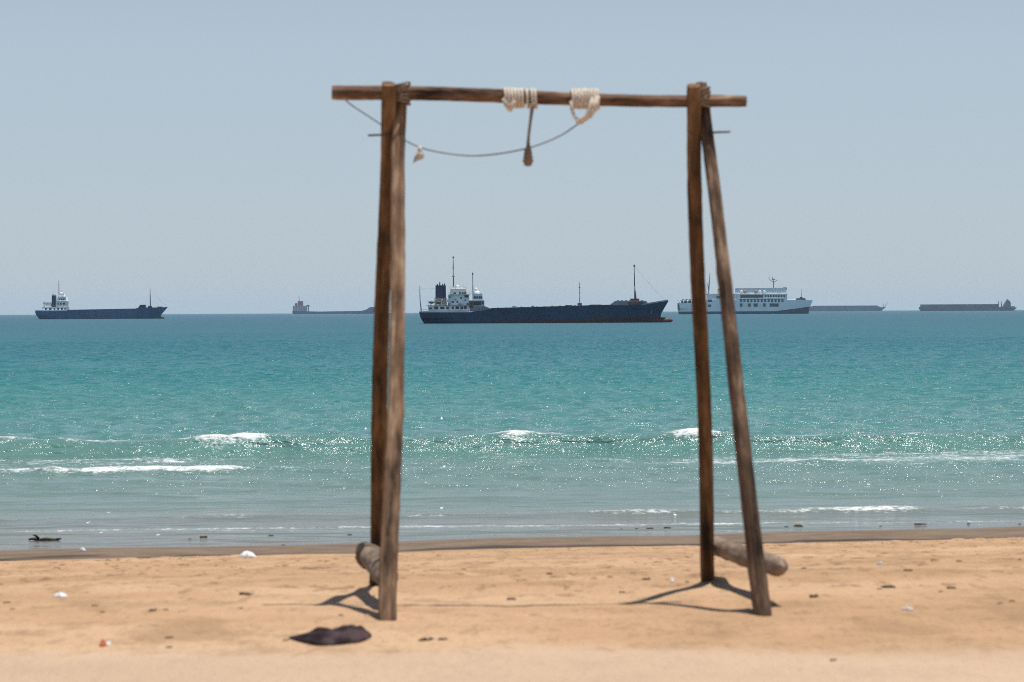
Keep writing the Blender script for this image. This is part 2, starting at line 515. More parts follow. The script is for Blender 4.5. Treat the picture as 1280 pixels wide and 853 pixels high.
def pole(name, p0, p1, r0, r1, mat, square=0.0, seed=0, bend=0.008, parent=swing, rounded=False, flat=1.0, twist=0.0):
    """a hand cut pole from p0 to p1, its own axis along local z"""
    rg = np.random.default_rng(seed)
    p0 = Vector(p0); p1 = Vector(p1); Ln = (p1 - p0).length
    nr, na = 64, 20
    ph = rg.random(8) * 6.28; lob = rg.normal(0, 1, (3,))
    bx = [bend * (math.sin(ph[0] + 2.3 * k / nr * PI) + .4 * math.sin(ph[1] + 7 * k / nr)) for k in range(nr + 1)]
    by = [bend * (math.sin(ph[2] + 2.0 * k / nr * PI) + .4 * math.sin(ph[3] + 6 * k / nr)) for k in range(nr + 1)]
    knots = [(rg.random(), rg.random() * 6.28, 0.10 + .12 * rg.random()) for _ in range(7)]
    vs = []; fs = []
    for k in range(nr + 1):
        u = k / nr
        w = min(u, 1 - u) * 8; w = min(1, w)
        for j in range(na):
            a = 2 * PI * j / na
            r = r0 + (r1 - r0) * u
            if square:
                e = (abs(math.cos(a)) ** 4 + abs(math.sin(a)) ** 4) ** -0.25
                r *= 1 + square * (e - 1)
            r *= 1 + .06 * math.sin(2 * a + ph[4] + 3 * u) + .045 * math.sin(3 * a + ph[5] - 4 * u) + .03 * math.sin(5 * a + 9 * u + ph[6]) + .02 * rg.normal()
            for ku, ka, ks in knots:
                da = (a - ka + PI) % (2 * PI) - PI
                r *= 1 + ks * math.exp(-((u - ku) * Ln / .05) ** 2 - (da / .5) ** 2)
            if k in (0, nr):
                r *= .93
            if rounded:
                e = min(u, 1 - u) * Ln
                r *= math.sqrt(max(.08, 1 - max(0, 1 - e / (.6 * r0)) ** 2))
            a2 = a + twist
            vs.append((r * math.cos(a2) + bx[k] * w, flat * r * math.sin(a2) + by[k] * w, u * Ln))
    for k in range(nr):
        for j in range(na):
            j2 = (j + 1) % na
            fs.append((k * na + j, k * na + j2, (k + 1) * na + j2, (k + 1) * na + j))
    mb = MB().add(vs, fs, True)
    mb.add([vs[j] for j in range(na)], [tuple(reversed(range(na)))])
    mb.add([vs[nr * na + j] for j in range(na)], [tuple(range(na))])
    o = mb.build(name, mat, parent)
    d = (p1 - p0).normalized()
    o.rotation_mode = 'QUATERNION'
    q = d.to_track_quat('Z', 'Y')
    o.rotation_quaternion = q
    o.location = p0 - (Vector(parent.location) if parent else Vector((0, 0, 0)))
    return o


def foot(px, py, deep=0.25, top=None):
    g = ground_hit(px, py)
    return g


def leg_between(fpx, fpy, tpx, tpy, tdist, *a, **k):
    f = ground_hit(fpx, fpy); tp = at(tpx, tpy, tdist)
    d = (tp - f).normalized()
    return pole('leg', f - d * 0.22, tp, *a, **k)


beamL = at(415, 116.5, BD); beamR = at(933, 127, BD)
pole('crossbeam', beamL, beamR, 0.039, 0.032, M['beam'], seed=4, bend=0.006)
# each A: the rear leg crosses to the front of the beam, the front leg to its back
leg_between(470, 732, 485.5, 105, BD - 0.085, 0.043, 0.041, M['leg'], square=0.5, seed=11, bend=.008)
leg_between(486, 775, 501.5, 108, BD + 0.095, 0.047, 0.037, M['grey'], square=0.75, seed=12, bend=.010)
leg_between(885, 725, 866.5, 107, BD - 0.080, 0.039, 0.040, M['leg'], square=0.3, seed=13, bend=.007)
leg_between(954, 770, 876, 105, BD + 0.090, 0.049, 0.034, wood('weathered_pole_deep_shade', (0.022, 0.015, 0.011), (0.15, 0.095, 0.062), (0.42, 0.30, 0.205), 8), square=0.15, seed=14, bend=.009)  # right front leg: its shaded front painted in as darker wood
# low logs lashed across the feet of each A
lg = pole('brace_log', at(456, 690, 14.3), at(486, 723, 13.0), 0.060, 0.056, M['log'], seed=21, bend=.004, rounded=True)
pole('brace_log', at(890, 681.5, 14.85), at(975, 709.5, 13.0), 0.060, 0.052, M['log'], seed=22, bend=.004, rounded=True)


def ring_band(a, b, u, r, rr, turns, name, mat, parent=swing, step=None):
    """turns of rope round the line a-b at fraction u, radius r"""
    a = Vector(a); b = Vector(b); d = (b - a).normalized(); c = a.lerp(b, u)
    e1 = d.orthogonal().normalized(); e2 = d.cross(e1)
    step = step or 2 * rr
    pts = []
    n = int(turns * 18)
    for i in range(n + 1):
        th = 2 * PI * i / 18
        jit = 1 + .05 * math.sin(i * 1.7) + .04 * random.uniform(-1, 1)
        pts.append(c + d * (step * (i / 18 - turns / 2)) + (e1 * math.cos(th) + e2 * math.sin(th)) * r * jit)
    off = Vector(parent.location) if parent else Vector((0, 0, 0))
    mb = MB().tube([p - off for p in pts], rr, 7)
    return mb if name is None else mb.build(name, mat, parent)


ring_band(at(456, 690, 14.3), at(486, 723, 13.0), .18, .066, .012, 1.5, 'log_lashing', M['oldrope'])
#ring_band(at(890, 681.5, 14.85), at(975, 709.5, 13.0), .90, .056, .010, 1.5, 'log_lashing', M['oldrope'])


def cross_lash(px, py, half, name):
    """rope bound in crossing turns where beam and legs meet"""
    c = at(px, py, BD + .045); mb = MB()
    for k in range(10):
        pts = []
        o = -.045 + .01 * k + random.uniform(-.004, .004); tilt = .3 if k % 2 else -.25
        for i in range(25):
            a = 2 * PI * i / 24
            x = half * math.cos(a) * random.uniform(.97, 1.03)
            y = .095 * math.copysign(abs(math.sin(a)) ** .6, math.sin(a))
            pts.append(c - base + Vector((x, y, tilt * x + o)))
        mb.tube(pts, .0058, 6)
    return mb.build(name, M['oldrope'], swing)


cross_lash(502, 117, .046, 'joint_lashing')
cross_lash(877, 123, .044, 'joint_lashing')


def bolt(p0, p1):
    a = Vector(p0) - base; b = Vector(p1) - base
    mb = MB().tube([a, b], .0058, 8)
    d = (b - a).normalized()
    return mb.build('bolt', M['iron'], swing)


bolt(at(460, 169.5, BD - .02), at(492, 168.5, BD - .02))
bolt(at(912.5, 165, BD + .05), at(862, 167, BD - .02))

# ---- ropes left on the beam


def beam_pt(px):
    u = (px - 415) / (933 - 415)
    return beamL.lerp(beamR, u)


def coil(spans, r, rr):
    mb = MB()
    for pa, pb in spans:
        a = beam_pt(pa); b = beam_pt(pb); Ln = (b - a).length; d = (b - a).normalized()
        e1 = Vector((0, 1, 0)); e2 = Vector((0, 0, 1))
        turns = max(1, int(Ln / (2 * rr)))
        pts = []
        for i in range(turns * 18 + 1):
            th = 2 * PI * i / 18
            j = r * (1 + .05 * math.sin(i * .37 + pa) + .035 * random.uniform(-1, 1))
            pts.append(a + d * (Ln * i / (turns * 18)) + (e1 * math.cos(th) + e2 * math.sin(th)) * j - Vector((0, 0, .006)))
        mb.tube(pts, rr, 8)
    return mb


def local(mb, root):
    mb.v = [tuple(Vector(p) - Vector(root.location)) for p in mb.v]
    return mb


c1 = thing('swing_rope', 'pale rope coiled on the crossbeam with a long knotted end hanging down', 'rope', beam_pt(650), 'cut ropes tied round the crossbeam')
local(coil([(630, 655), (656.5, 661.5), (663, 671)], .050, .0085), c1).build('coil', M['rope'], c1)
k = beam_pt(637) - Vector((0, .035, .052))
mb = MB().tube([k + Vector((-.03, 0, .04)), k + Vector((-.012, -.01, 0)), k + Vector((0, -.01, -.03))], [.016, .018, .008], 8)
mb.tube([k + Vector((.04, 0, .04)), k + Vector((.018, -.015, .005)), k + Vector((0, -.01, -.035))], [.014, .018, .009], 8)
local(mb, c1).build('knot', M['rope'], c1)
q = [at(667, 128, BD - .05), at(665, 137, BD - .05), at(663, 152, BD - .03), at(661, 168, BD - .03), at(660, 180, BD - .03)]
mb = MB().tube(q, [.013, .0105, .008, .008, .009], 8)
local(mb, c1).build('hanging_strand', M['oldrope'], c1)
kp = at(660, 195, BD - .03)
mb = MB().tube([kp + Vector((.002, 0, .068)), kp + Vector((.001, 0, .045)), kp + Vector((0, 0, .01)), kp + Vector((0, 0, -.03)), kp + Vector((0, 0, -.052)), kp + Vector((0, 0, -.058))], [.009, .014, .022, .027, .022, .010], 12)
for z in (.03, .012, -.008, -.028):
    pts = [kp + Vector(((.019 + (.01 - z) * .16) * math.cos(a), (.019 + (.01 - z) * .16) * math.sin(a), z + .006 * math.sin(a * 2))) for a in np.linspace(0, 2 * PI, 15)]
    mb.tube(pts, .006, 6)
local(mb, c1).build('end_knot', M['oldrope'], c1)

c2 = thing('swing_rope', 'pale rope wound on the crossbeam with a short slack loop drooping below', 'rope', beam_pt(731), 'cut ropes tied round the crossbeam')
local(coil([(714, 749)], .051, .0085), c2).build('coil', M['rope'], c2)
b_ = BD - .055
mb = MB().tube([at(714, 126, b_), at(714.5, 136, b_), at(718, 146, b_), at(725, 153, b_)], .009, 8)
mb.tube([at(747, 120, b_), at(745, 134, b_), at(737, 145, b_), at(725, 153, b_)], [.013, .016, .016, .012], 8)
mb.tube([at(741, 122, b_ - .02), at(738, 136, b_ - .02), at(731, 147, b_ - .02), at(724, 152, b_ - .02)], [.010, .013, .013, .010], 8)
mb.ball(at(725, 152.5, b_ - .005), .02, sq=(1.2, .8, .8))
local(mb, c2).build('loop', M['rope'], c2)

cd = thing('cord', 'thin grey cord sagging under the crossbeam with a frayed white scrap', 'cord', at(600, 193, BD - .14))


def sag(pts_px, n=10):
    out = []
    P = [Vector((x, y, 0)) for x, y in pts_px]
    for i in range(len(P) - 1):
        p0 = P[max(i - 1, 0)]; p1 = P[i]; p2 = P[i + 1]; p3 = P[min(i + 2, len(P) - 1)]
        for j in range(n):
            t = j / n
            v = 0.5 * ((2 * p1) + (p2 - p0) * t + (2 * p0 - 5 * p1 + 4 * p2 - p3) * t * t + (3 * p1 - p0 - 3 * p2 + p3) * t ** 3)
            out.append((v.x, v.y))
    out.append(pts_px[-1])
    return out


line = sag([(432, 125), (440, 132), (472, 153), (500, 172), (524, 184), (552, 191), (590, 195), (630, 191.5), (668, 183), (700, 170), (723, 155)])
pts = []
for x, y in line:
    yy = BD + .19 * smooth(432, 470, x) - .24 * smooth(515, 650, x)
    pts.append(at(x, y, float(yy)))
local(MB().tube(pts, .0042, 6), cd).build('line', M['cord'], cd)
tb = BD + .18
mb = MB().tube([at(524.5, 183, tb), at(525, 187, tb), at(523.5, 192, tb)], [.010, .012, .014], 8)
for dx, dy in ((-9, 17), (-5, 15), (-1, 14), (2, 13), (5, 12), (7, 10)):
    mb.tube([at(524, 187, tb), at(524 + dx * .4, 187 + dy * .55, tb + random.uniform(-.01, .01)), at(524 + dx * .8, 187 + dy, tb + random.uniform(-.02, .02))], [.008, .011, .004], 6)
local(mb, cd).build('scrap', rope_mat('white_scrap', (.78, .72, .66)), cd)

# ================================================================== THINGS ON THE SAND


def cloth_material():
    t = NT('dark_cloth')
    n = t.noise(t.coords((60, 60, 60)), 1, 4, .6); n2 = t.noise(t.coords((9, 9, 9)), 1, 3, .6)
    c = t.mix(t.rng(n2, .4, .7), (0.020, 0.012, 0.014), (0.075, 0.050, 0.052))
    return t.set(color=c, rough=.92, spec=.15, normal=t.bump(n, .4, .004))


def crumple(name, px0, px1, py, depth, height, mat, label, cat, seed, prof, folds=.35, group=None):
    """a crumpled soft heap lying on the sand between two photo columns; prof gives its height along its length"""
    rg = np.random.default_rng(seed)
    a = ground_hit(px0, py); b = ground_hit(px1, py)
    c = (a + b) / 2; L2 = (b - a).length / 2
    nx, ny = 60, 34
    U, V = np.meshgrid(np.linspace(-1, 1, nx), np.linspace(-1, 1, ny))
    hp = np.interp(U, prof[0], prof[1])
    wd = np.sqrt(np.clip(1 - np.abs(U) ** 2.6, 0, 1)) * (.55 + .45 * hp)
    X = U * L2; Y = V * depth / 2 * wd + .12 * depth * np.sin(3 * U + seed)
    o1, o2 = rg.random(2) * 90
    fold = np.abs(vnoise(U * 2.2 + o1, V * 2.6 + o2 + U * 1.5, 1)) + .4 * np.abs(vnoise(U * 4.5 + o2, V * 5 + o1 + U * 2, 2)) + .05 * np.abs(vnoise(U * 15 + o2, V * 7 + o1, 3))
    dome = np.clip(1 - V ** 2, 0, 1) ** .55
    Z = height * hp * dome * (.8 + folds * (fold - .25) * 3) * np.clip(1 - np.abs(U) ** 6, 0, 1) + .004
    g = zground(X + c.x, Y + c.y) - c.z
    top = np.stack([X, Y, Z + g], -1).reshape(-1, 3); bot = np.stack([X, Y, g - .012], -1).reshape(-1, 3)
    n = nx * ny; idx = np.arange(n).reshape(ny, nx)
    fs = [tuple(int(v) for v in (idx[j, i], idx[j, i + 1], idx[j + 1, i + 1], idx[j + 1, i])) for j in range(ny - 1) for i in range(nx - 1)]
    fb = [tuple(v + n for v in reversed(f)) for f in fs]
    edge = [idx[0, i] for i in range(nx)] + [idx[j, nx - 1] for j in range(1, ny)] + [idx[ny - 1, i] for i in range(nx - 2, -1, -1)] + [idx[j, 0] for j in range(ny - 2, 0, -1)]
    edge = [int(e) for e in edge]
    side = [(edge[(i + 1) % len(edge)], edge[i], edge[i] + n, edge[(i + 1) % len(edge)] + n) for i in range(len(edge))]
    mb = MB().add(np.concatenate([top, bot]).tolist(), fs + fb + side, True)
    o = mb.build(name, mat, None, c)
    return tag(o, label, cat, group)


crumple('cloth', 360, 464, 799, .40, .062, cloth_material(), 'crumpled dark purple-black cloth dropped on the sand by the swing frame', 'cloth', 5,
        ([-1, -.75, -.5, -.3, 0, .4, .75, 1], [.08, .28, .5, .8, .85, 1.0, .95, .5]), folds=.34)


def plastic(name, col, rough=.45):
    t = NT(name)
    n = t.noise(t.coords((25, 25, 25)), 1, 4, .6)
    return t.set(color=t.mix(t.rng(n, .35, .7), tuple(v * .72 for v in col), col), rough=rough, normal=t.bump(n, .6, .01))


WH = plastic('white_plastic', (.78, .77, .76)); OR = plastic('orange_plastic', (.62, .17, .06)); GR = plastic('pale_shell', (.55, .50, .45), .7)
hump = ([-1, -.5, 0, .4, 1], [.3, .8, 1, .8, .3])
crumple('plastic_bag', 300, 321, 697, .15, .075, WH, 'crumpled white plastic bag lying at the top edge of the dry sand', 'litter', 8, hump, folds=.1)
crumple('plastic_scrap', 66, 85, 746, .10, .022, WH, 'flat white plastic scrap on open dry sand, far from the swing frame', 'litter', 9, hump)
crumple('foam_lump', 99, 107, 689, .07, .045, WH, 'tiny white lump at the waterline near the black driftwood', 'litter', 10, hump)
crumple('wrapper', 124, 134, 808, .05, .03, OR, 'small orange wrapper on the sand, nearest litter to the camera', 'litter', 12, hump)
crumple('plastic_scrap', 132, 139, 807, .05, .02, WH, 'small white scrap touching the orange wrapper', 'litter', 13, hump)
crumple('plastic_scrap', 837, 843, 728, .05, .03, WH, 'tiny white scrap on the sand left of the rear leg of the swing frame', 'litter', 14, hump)
crumple('shell', 1126, 1142, 763, .06, .02, GR, 'pale grey shell on the sand to the right of the swing frame', 'shell', 15, hump)
crumple('plastic_scrap', 1096, 1104, 706, .07, .02, GR, 'faint pale scrap on the sand beyond the grey shell', 'litter', 16, hump)

DK = NT('dark_driftwood')
n_ = DK.noise(DK.coords((12, 12, 12)), 1, 5, .65)
DK.set(color=DK.mix(DK.rng(n_, .35, .7), (.012, .010, .008), (.05, .038, .028)), rough=.7, normal=DK.bump(n_, .8, .02))
dw = thing('driftwood', 'black driftwood stick lying in the shallows on the left', 'driftwood', ground_hit(55, 677.5))
pa = ground_hit(36, 677.5) - dw.location; pb = ground_hit(76, 677.5) - dw.location
mb = MB().tube([pa.lerp(pb, u) + Vector((0, .03 * math.sin(9 * u), .014 + .008 * math.sin(14 * u))) for u in np.linspace(0, 1, 12)],
               [.012, .017, .02, .018, .02, .022, .022, .02, .022, .02, .017, .010], 9)
mb.tube([pa.lerp(pb, .3) + Vector((0, 0, .03)), pa.lerp(pb, .24) + Vector((0, -.05, .07)), pa.lerp(pb, .18) + Vector((0, -.09, .08))], [.02, .015, .008], 7)
mb.build('stick', DK.m, dw)

SW = NT('dry_seaweed')
n_ = SW.noise(SW.coords((20, 20, 20)), 1, 4, .65)
SW.set(color=SW.mix(SW.rng(n_, .35, .7), (.06, .04, .026), (.17, .11, .066)), rough=.9, normal=SW.bump(n_, .8, .02))


def clump_mesh(seed):
    rg = np.random.default_rng(seed); mb = MB()
    for i in range(7):
        a = rg.random() * 6.28; r = .02 + .05 * rg.random()
        p = Vector((r * math.cos(a), .6 * r * math.sin(a), .006))
        d = Vector((rg.normal(), .6 * rg.normal(), .25 * abs(rg.normal()))).normalized() * (.03 + .03 * rg.random())
        d.z *= .35
        mb.tube([p - d, p - d * .4 + Vector((0, .006, .006)), p + Vector((0, 0, .009)), p + d * .5, p + d], [.004, .010, .012 + .006 * rg.random(), .010, .004], 6)
    return mb


protos = [clump_mesh(s).build('seaweed_clump', SW.m) for s in range(4)]
dry = [(8, 754, 1.1), (15, 762, .6), (119, 758, 1.0), (129, 766, .6), (211, 798, 1.0), (211, 810, .6), (307, 744, 1.5), (302, 761, .7), (191, 764, 1.0), (207, 763, .8),
       (358, 801, .8), (427, 770, .6), (533, 801, 1.4), (552, 800, .9), (640, 750, 1.4), (688, 718, 1.0), (808, 725, 1.2),
       (762, 722, .7), (778, 741, .8), (860, 728, .8), (1005, 711, .8), (1134, 714, 1.3), (1112, 735, 1.4), (1100, 737, .9), (1018, 747, 1.4), (1249, 755, .9),
       (1266, 752, .8), (1199, 702, .9), (1275, 700, 1.0), (1040, 826, .9), (1190, 736, 1.0), (1176, 740, .8), (580, 712, .8), (1165, 701, .9)]
wet = [(237, 674, .8), (253, 672, 1.6), (339, 670, 1.2), (777, 662, 1.3), (796, 661.5, 1.6), (811, 661.5, 1.8), (835, 660.5, 1.8), (999, 658, 2.2), (983, 659, 1.0), (1146, 656, 2.0), (1155, 656, 1.3),
       (438, 669, 1.4), (1211, 655, .9), (1274, 655.5, 1.0), (1101, 658, .9), (355, 682, 1.0)]
first = {}
for grp, spots, lab in (('dry seaweed scraps on the sand', dry, 'small brown scrap of dry seaweed scattered on the dry sand'),
                        ('dark clumps in the shallow wash', wet, 'dark clump of wet weed in the shallow wash at the waterline')):
    for i, (px, py, sc) in enumerate(spots):
        src = protos[i % 4]
        o = src if src.name not in first else src.copy()
        if src.name in first:
            COL.objects.link(o)
        first[src.name] = 1
        o.location = ground_hit(px, py); o.rotation_euler = (0, 0, random.uniform(-.5, .5) + (PI if i % 2 else 0))
        sc = sc * (.4 if spots is wet else .31) * random.uniform(.75, 1.25)
        o.scale = (sc, sc, sc)
        tag(o, lab, 'seaweed', grp)

# ================================================================== SHIPS


class Ship:
    def __init__(self, name, label, cat, px0, pyw, dist, group=None):
        self.s = dist / FPX; self.px0 = px0; self.pyw = pyw
        w = at(px0, pyw, dist)
        self.root = thing(name, label, cat, (w.x, dist, 0), group)

    def X(self, px):
        return (px - self.px0) * self.s

    def Z(self, px, py):
        return (self.pyw - 0.0049 * (px - self.px0) - py) * self.s

    def pt(self, px, py, y=0.0):
        return (self.X(px), y, self.Z(px, py))

    def box(self, mb, a, b, top, bot, hw, yc=0.0, tx=0.0, ty=0.0):
        m = (a + b) / 2
        return mb.box(self.X(a), self.X(b), yc - hw, yc + hw, self.Z(m, bot), self.Z(m, top), tx * self.s, ty)

    def prism(self, mb, prof, hw, yc=0.0):
        return mb.prism([(self.X(x), self.Z(x, y)) for x, y in prof], yc - hw, yc + hw)

    def pole(self, mb, p, q, r0, r1=None, y=0.0, y2=None):
        y2 = y if y2 is None else y2
        return mb.tube([self.pt(*p, y), self.pt(*q, y2)], [r0 * self.s, (r1 or r0) * self.s], 6)

    def part(self, name, mb, mat, parent=None):
        return mb.build(name, mat, parent or self.root)

    def hull(self, stern, bow, deck, B, mat, name='hull', bowpow=2.2, draft=3.0, flare=.55, nt=46):
        """stern, bow: image profiles [(px, py)...] from deck level down to the water; deck: sheer line [(px, py)...]"""
        nk = 9; vs = []; fs = []
        sy = np.array(stern, float); by = np.array(bow, float)
        dk = np.array(deck, float)
        for k in range(nk):
            v = k / (nk - 1)          # 0 deck .. 1 keel line
            # position along each end profile
            ps = np.array([np.interp(v, np.linspace(0, 1, len(sy)), sy[:, i]) for i in (0, 1)])
            pb = np.array([np.interp(v, np.linspace(0, 1, len(by)), by[:, i]) for i in (0, 1)])
            for i in range(nt):
                t = i / (nt - 1); t = t if k == 0 else t
                px = ps[0] + (pb[0] - ps[0]) * t
                zend_s = self.Z(ps[0], ps[1]); zend_b = self.Z(pb[0], pb[1])
                zd = self.Z(px, np.interp(px, dk[:, 0], dk[:, 1]))
                zlow = -draft * self.s
                z = zd + (zlow - zd) * v
                sb = np.clip((1 - t) / (.22 + .10 * v), 0, 1); ss = np.clip(t / (.10 + .12 * v), 0, 1)
                hb = B * self.s * (1 - (1 - sb) ** bowpow) * (0.72 + 0.28 * (1 - (1 - ss) ** 2) if v < .5 else (.45 + .55 * (1 - (1 - ss) ** 2)))
                hb *= (1 - .06 * v)
                hb = max(hb, .02 * B * self.s)
                vs.append((self.X(px), -hb, z)); vs.append((self.X(px), hb, z))
        W = nt * 2
        for k in range(nk - 1):
            for i in range(nt - 1):
                a = k * W + 2 * i
                fs.append((a, a + W, a + W + 2, a + 2)); b = a + 1
                fs.append((b, b + 2, b + W + 2, b + W))
            a = k * W; fs.append((a, a + 1, a + 1 + W, a + W))
            a = k * W + 2 * (nt - 1); fs.append((a + 1, a, a + W, a + W + 1))
        for i in range(nt - 1):
            a = 2 * i; fs.append((a, a + 2, a + 3, a + 1))
        mb = MB().add(vs, fs)
        return self.part(name, mb, mat)


def hull_paint(name, top, low, z0, slope, rust=.5, scale=.25):
    """hull colour above, antifouling below a painted line z0 + slope * x"""
    t = NT(name)
    tc = t.new('ShaderNodeTexCoord').outputs['Object']
    sep = t.new('ShaderNodeSeparateXYZ'); t.put(sep.inputs[0], tc)
    n = t.noise(t.coords((scale, scale, scale * .25)), 1, 6, .65)
    n2 = t.noise(t.coords((scale * 3, scale * 3, scale * .5)), 1, 5, .7)
    zz = t.math('SUBTRACT', sep.outputs[2], t.math('ADD', z0, t.math('MULTIPLY', sep.outputs[0], slope)))
    f = t.rng(zz, -.05, .05)
    ct = t.mix(t.rng(n, .3, .7), tuple(v * .75 for v in top), tuple(v * 1.25 for v in top))
    ct = t.mix(t.rng(n2, .55, .75, 0, rust), ct, (.075, .04, .03))
    cl = t.mix(t.rng(n2, .35, .7), tuple(v * .6 for v in low), tuple(v * 1.25 for v in low))
    return t.set(color=t.mix(f, cl, ct), rough=.55, normal=t.bump(n, .2, .1))


P_WHITE = paint('ship_white', (.86, .87, .86), .5, .12, .5, .22)
P_GREY = paint('ship_grey', (.32, .34, .34), .6, .2, .5, .4)
P_NAVY = paint('ship_navy', (.020, .034, .075), .5, .25, .5)
P_GLASS = paint('dark_glass', (.025, .035, .045), .2, .1, 1)
P_RUST = paint('ship_rust', (.20, .115, .085), .8, .3, .4)
P_BROWN = paint('hatch_brown', (.12, .085, .07), .8, .3, .4)
P_MAST = paint('mast_grey', (.16, .17, .19), .6, .2, .5)
P_RED = paint('ship_red', (.34, .06, .05), .6, .2, .5)
P_ORANGE = paint('lifeboat_orange', (.60, .15, .05), .5, .1, .8)
P_DARK = paint('ship_dark', (.045, .048, .055), .7, .3, .4)


def windows(sh, parent, spots, hw, mat=P_GLASS, name='window'):
    for a, b, t_, bt in spots:
        mb = MB(); sh.box(mb, a, b, t_, bt, .05 * sh.s + .03, -hw)
        mb.build(name, mat, parent)


# ---- the large navy cargo ship
sh = Ship('cargo_ship', 'large navy blue cargo ship with white deckhouses, centre of the horizon', 'cargo ship', 680, 404.3, 640, None)
s_ = sh.s
H = hull_paint('navy_hull', (.025, .045, .098), (.11, .030, .028), .032 * 110 * s_, .032, .55)
sh.hull([(524.6, 391), (526, 397), (529, 405), (534, 410)], [(836, 376.4), (831, 385), (826.5, 394), (825, 402), (824, 408)],
        [(524, 391.0), (585, 391.0), (600, 389.2), (614, 386.6), (690, 384.4), (760, 382.2), (800, 382), (815, 380), (836, 376.4)], 24, H, draft=4)
mb = MB(); mb.ball(sh.pt(826, 401.0), 4.2 * s_, 14, 8, (3.7, .9, .92)); sh.part('bulbous_bow', mb, hull_paint('bulb_red', (.055, .02, .022), (.30, .045, .035), sh.Z(826, 399.6), 0, .3))
mb = MB()
for y in (-1, 1):
    sh.prism(mb, [(525, 391), (586, 391), (586, 389.2), (525, 389.4)], .12, y * 17 * s_)
mb.box(sh.X(524.8), sh.X(525.3), -14 * s_, 14 * s_, sh.Z(525, 391), sh.Z(525, 389.4)); sh.part('stern_bulwark', mb, P_WHITE)
for y in (-1, 1):
    mb = MB()
    pl = [(x, 382 - (x - 800) * 0.16 - max(0, x - 818) * .0) for x in np.linspace(800, 835, 12)]
    for (xa, ya), (xb, yb) in zip(pl[:-1], pl[1:]):
        ta = max(0.0, 1 - max(0, (xa - 768)) / 69) ; tb_ = max(0.0, 1 - max(0, (xb - 768)) / 69)
        ha = y * 24 * s_ * (1 - (1 - min(1, ta * 1.0)) ** 2.2); hb = y * 24 * s_ * (1 - (1 - min(1, tb_)) ** 2.2)
        A = sh.pt(xa, np.interp(xa, [800, 815, 836], [382, 380, 376.4]), ha); Bq = sh.pt(xb, np.interp(xb, [800, 815, 836], [382, 380, 376.4]), hb)
        A2 = (A[0], A[1], A[2] + 1.6 * s_ * min(1, (xa - 799) / 10)); B2 = (Bq[0], Bq[1], Bq[2] + 1.6 * s_ * min(1, (xb - 799) / 10))
        e = .12
        mb.add([A, Bq, B2, A2, (A[0], A[1] + e, A[2]), (Bq[0], Bq[1] + e, Bq[2]), (B2[0], B2[1] + e, B2[2]), (A2[0], A2[1] + e, A2[2])],
               [(0, 1, 2, 3), (7, 6, 5, 4), (3, 2, 6, 7), (0, 4, 5, 1), (0, 3, 7, 4), (1, 5, 6, 2)])
    sh.part('bow_bulwark', mb, P_GREY)
# cargo hold rim, hatch covers
mb = MB(); sh.prism(mb, [(614, 386.9), (690, 384.6), (762, 382.4), (762, 381.4), (690, 383.5), (614, 385.6)], 19 * s_); sh.part('hatch_coaming', mb, P_BROWN)
for a, b in ((706, 716), (738, 752), (640, 646), (664, 668)):
    mb = MB(); sh.box(mb, a, b, 381.6 + (720 - a) * .02, 384, 8 * s_, 0, .6); sh.part('deck_vent', mb, P_GREY)
mb = MB(); sh.prism(mb, [(761, 382.6), (768.5, 376.9), (807, 376.7), (810, 380), (812, 382)], 11 * s_); sh.part('forecastle', mb, P_GREY)
mb = MB()
for a in range(771, 806, 5):
    sh.box(mb, a, a + 3, 376.0, 377.2, 5 * s_, -3 * s_)
sh.box(mb, 788, 799, 373.8, 377, 4 * s_); sh.box(mb, 785, 803, 377.6, 381, 1 * s_, -11.5 * s_); sh.part('windlass', mb, P_RUST)
# after deckhouse tiers
mb = MB(); sh.box(mb, 535.5, 586, 382.6, 390.8, 15 * s_); lower = sh.part('deckhouse', mb, P_WHITE)
windows(sh, lower, [(537, 540.5, 385, 387.6), (543.5, 548, 383.8, 387.4), (551, 556, 384.2, 387), (558.5, 561.5, 384, 387), (565, 568, 384, 386.6), (570, 574, 383.6, 387), (576, 579.5, 383.6, 387), (580.5, 583.8, 383.4, 386.8)], 15 * s_)
mb = MB(); sh.box(mb, 560, 587, 369, 382.5, 11.5 * s_, 0, .6); mid = sh.part('deckhouse', mb, P_WHITE)
windows(sh, mid, [(565, 568, 377, 379), (571, 573, 376.8, 379), (581, 582.6, 375, 376.8), (575.5, 578, 372, 374), (581, 586, 369.6, 372.6), (562, 563.6, 371, 373)], 11.4 * s_)
mb = MB(); sh.box(mb, 562.5, 584, 361.6, 368.9, 9 * s_, 0, 1.2); wh = sh.part('wheelhouse', mb, P_WHITE)
windows(sh, wh, [(567.5, 570.5, 365.6, 368), (574, 576.4, 365.4, 368), (577.4, 580, 365.4, 368), (580.6, 583, 365.4, 368)], 8.9 * s_)
mb = MB(); sh.box(mb, 561, 587.5, 368.7, 369.3, 14 * s_); sh.box(mb, 533.5, 587, 382.3, 382.9, 16.5 * s_); sh.part('deck_edge', mb, P_GREY)
mb = MB(); sh.box(mb, 543.5, 558.5, 373, 382.3, 9 * s_); sh.part('engine_casing', mb, paint('casing_pink', (.46, .37, .34), .7, .15, .5, .4))
mb = MB(); sh.box(mb, 544.6, 557.6, 357.2, 373, 6 * s_, 0, .2, .3); fun = sh.part('funnel', mb, P_NAVY)
for x, y, t_ in ((547, -2, 355.4), (550, 0, 352.8), (553.5, 2, 355.2), (556, -1, 354.6)):
    mb = MB(); sh.pole(mb, (x, 357.5), (x, t_), .7, .7, y * s_); mb.build('exhaust_pipe', P_DARK, fun)
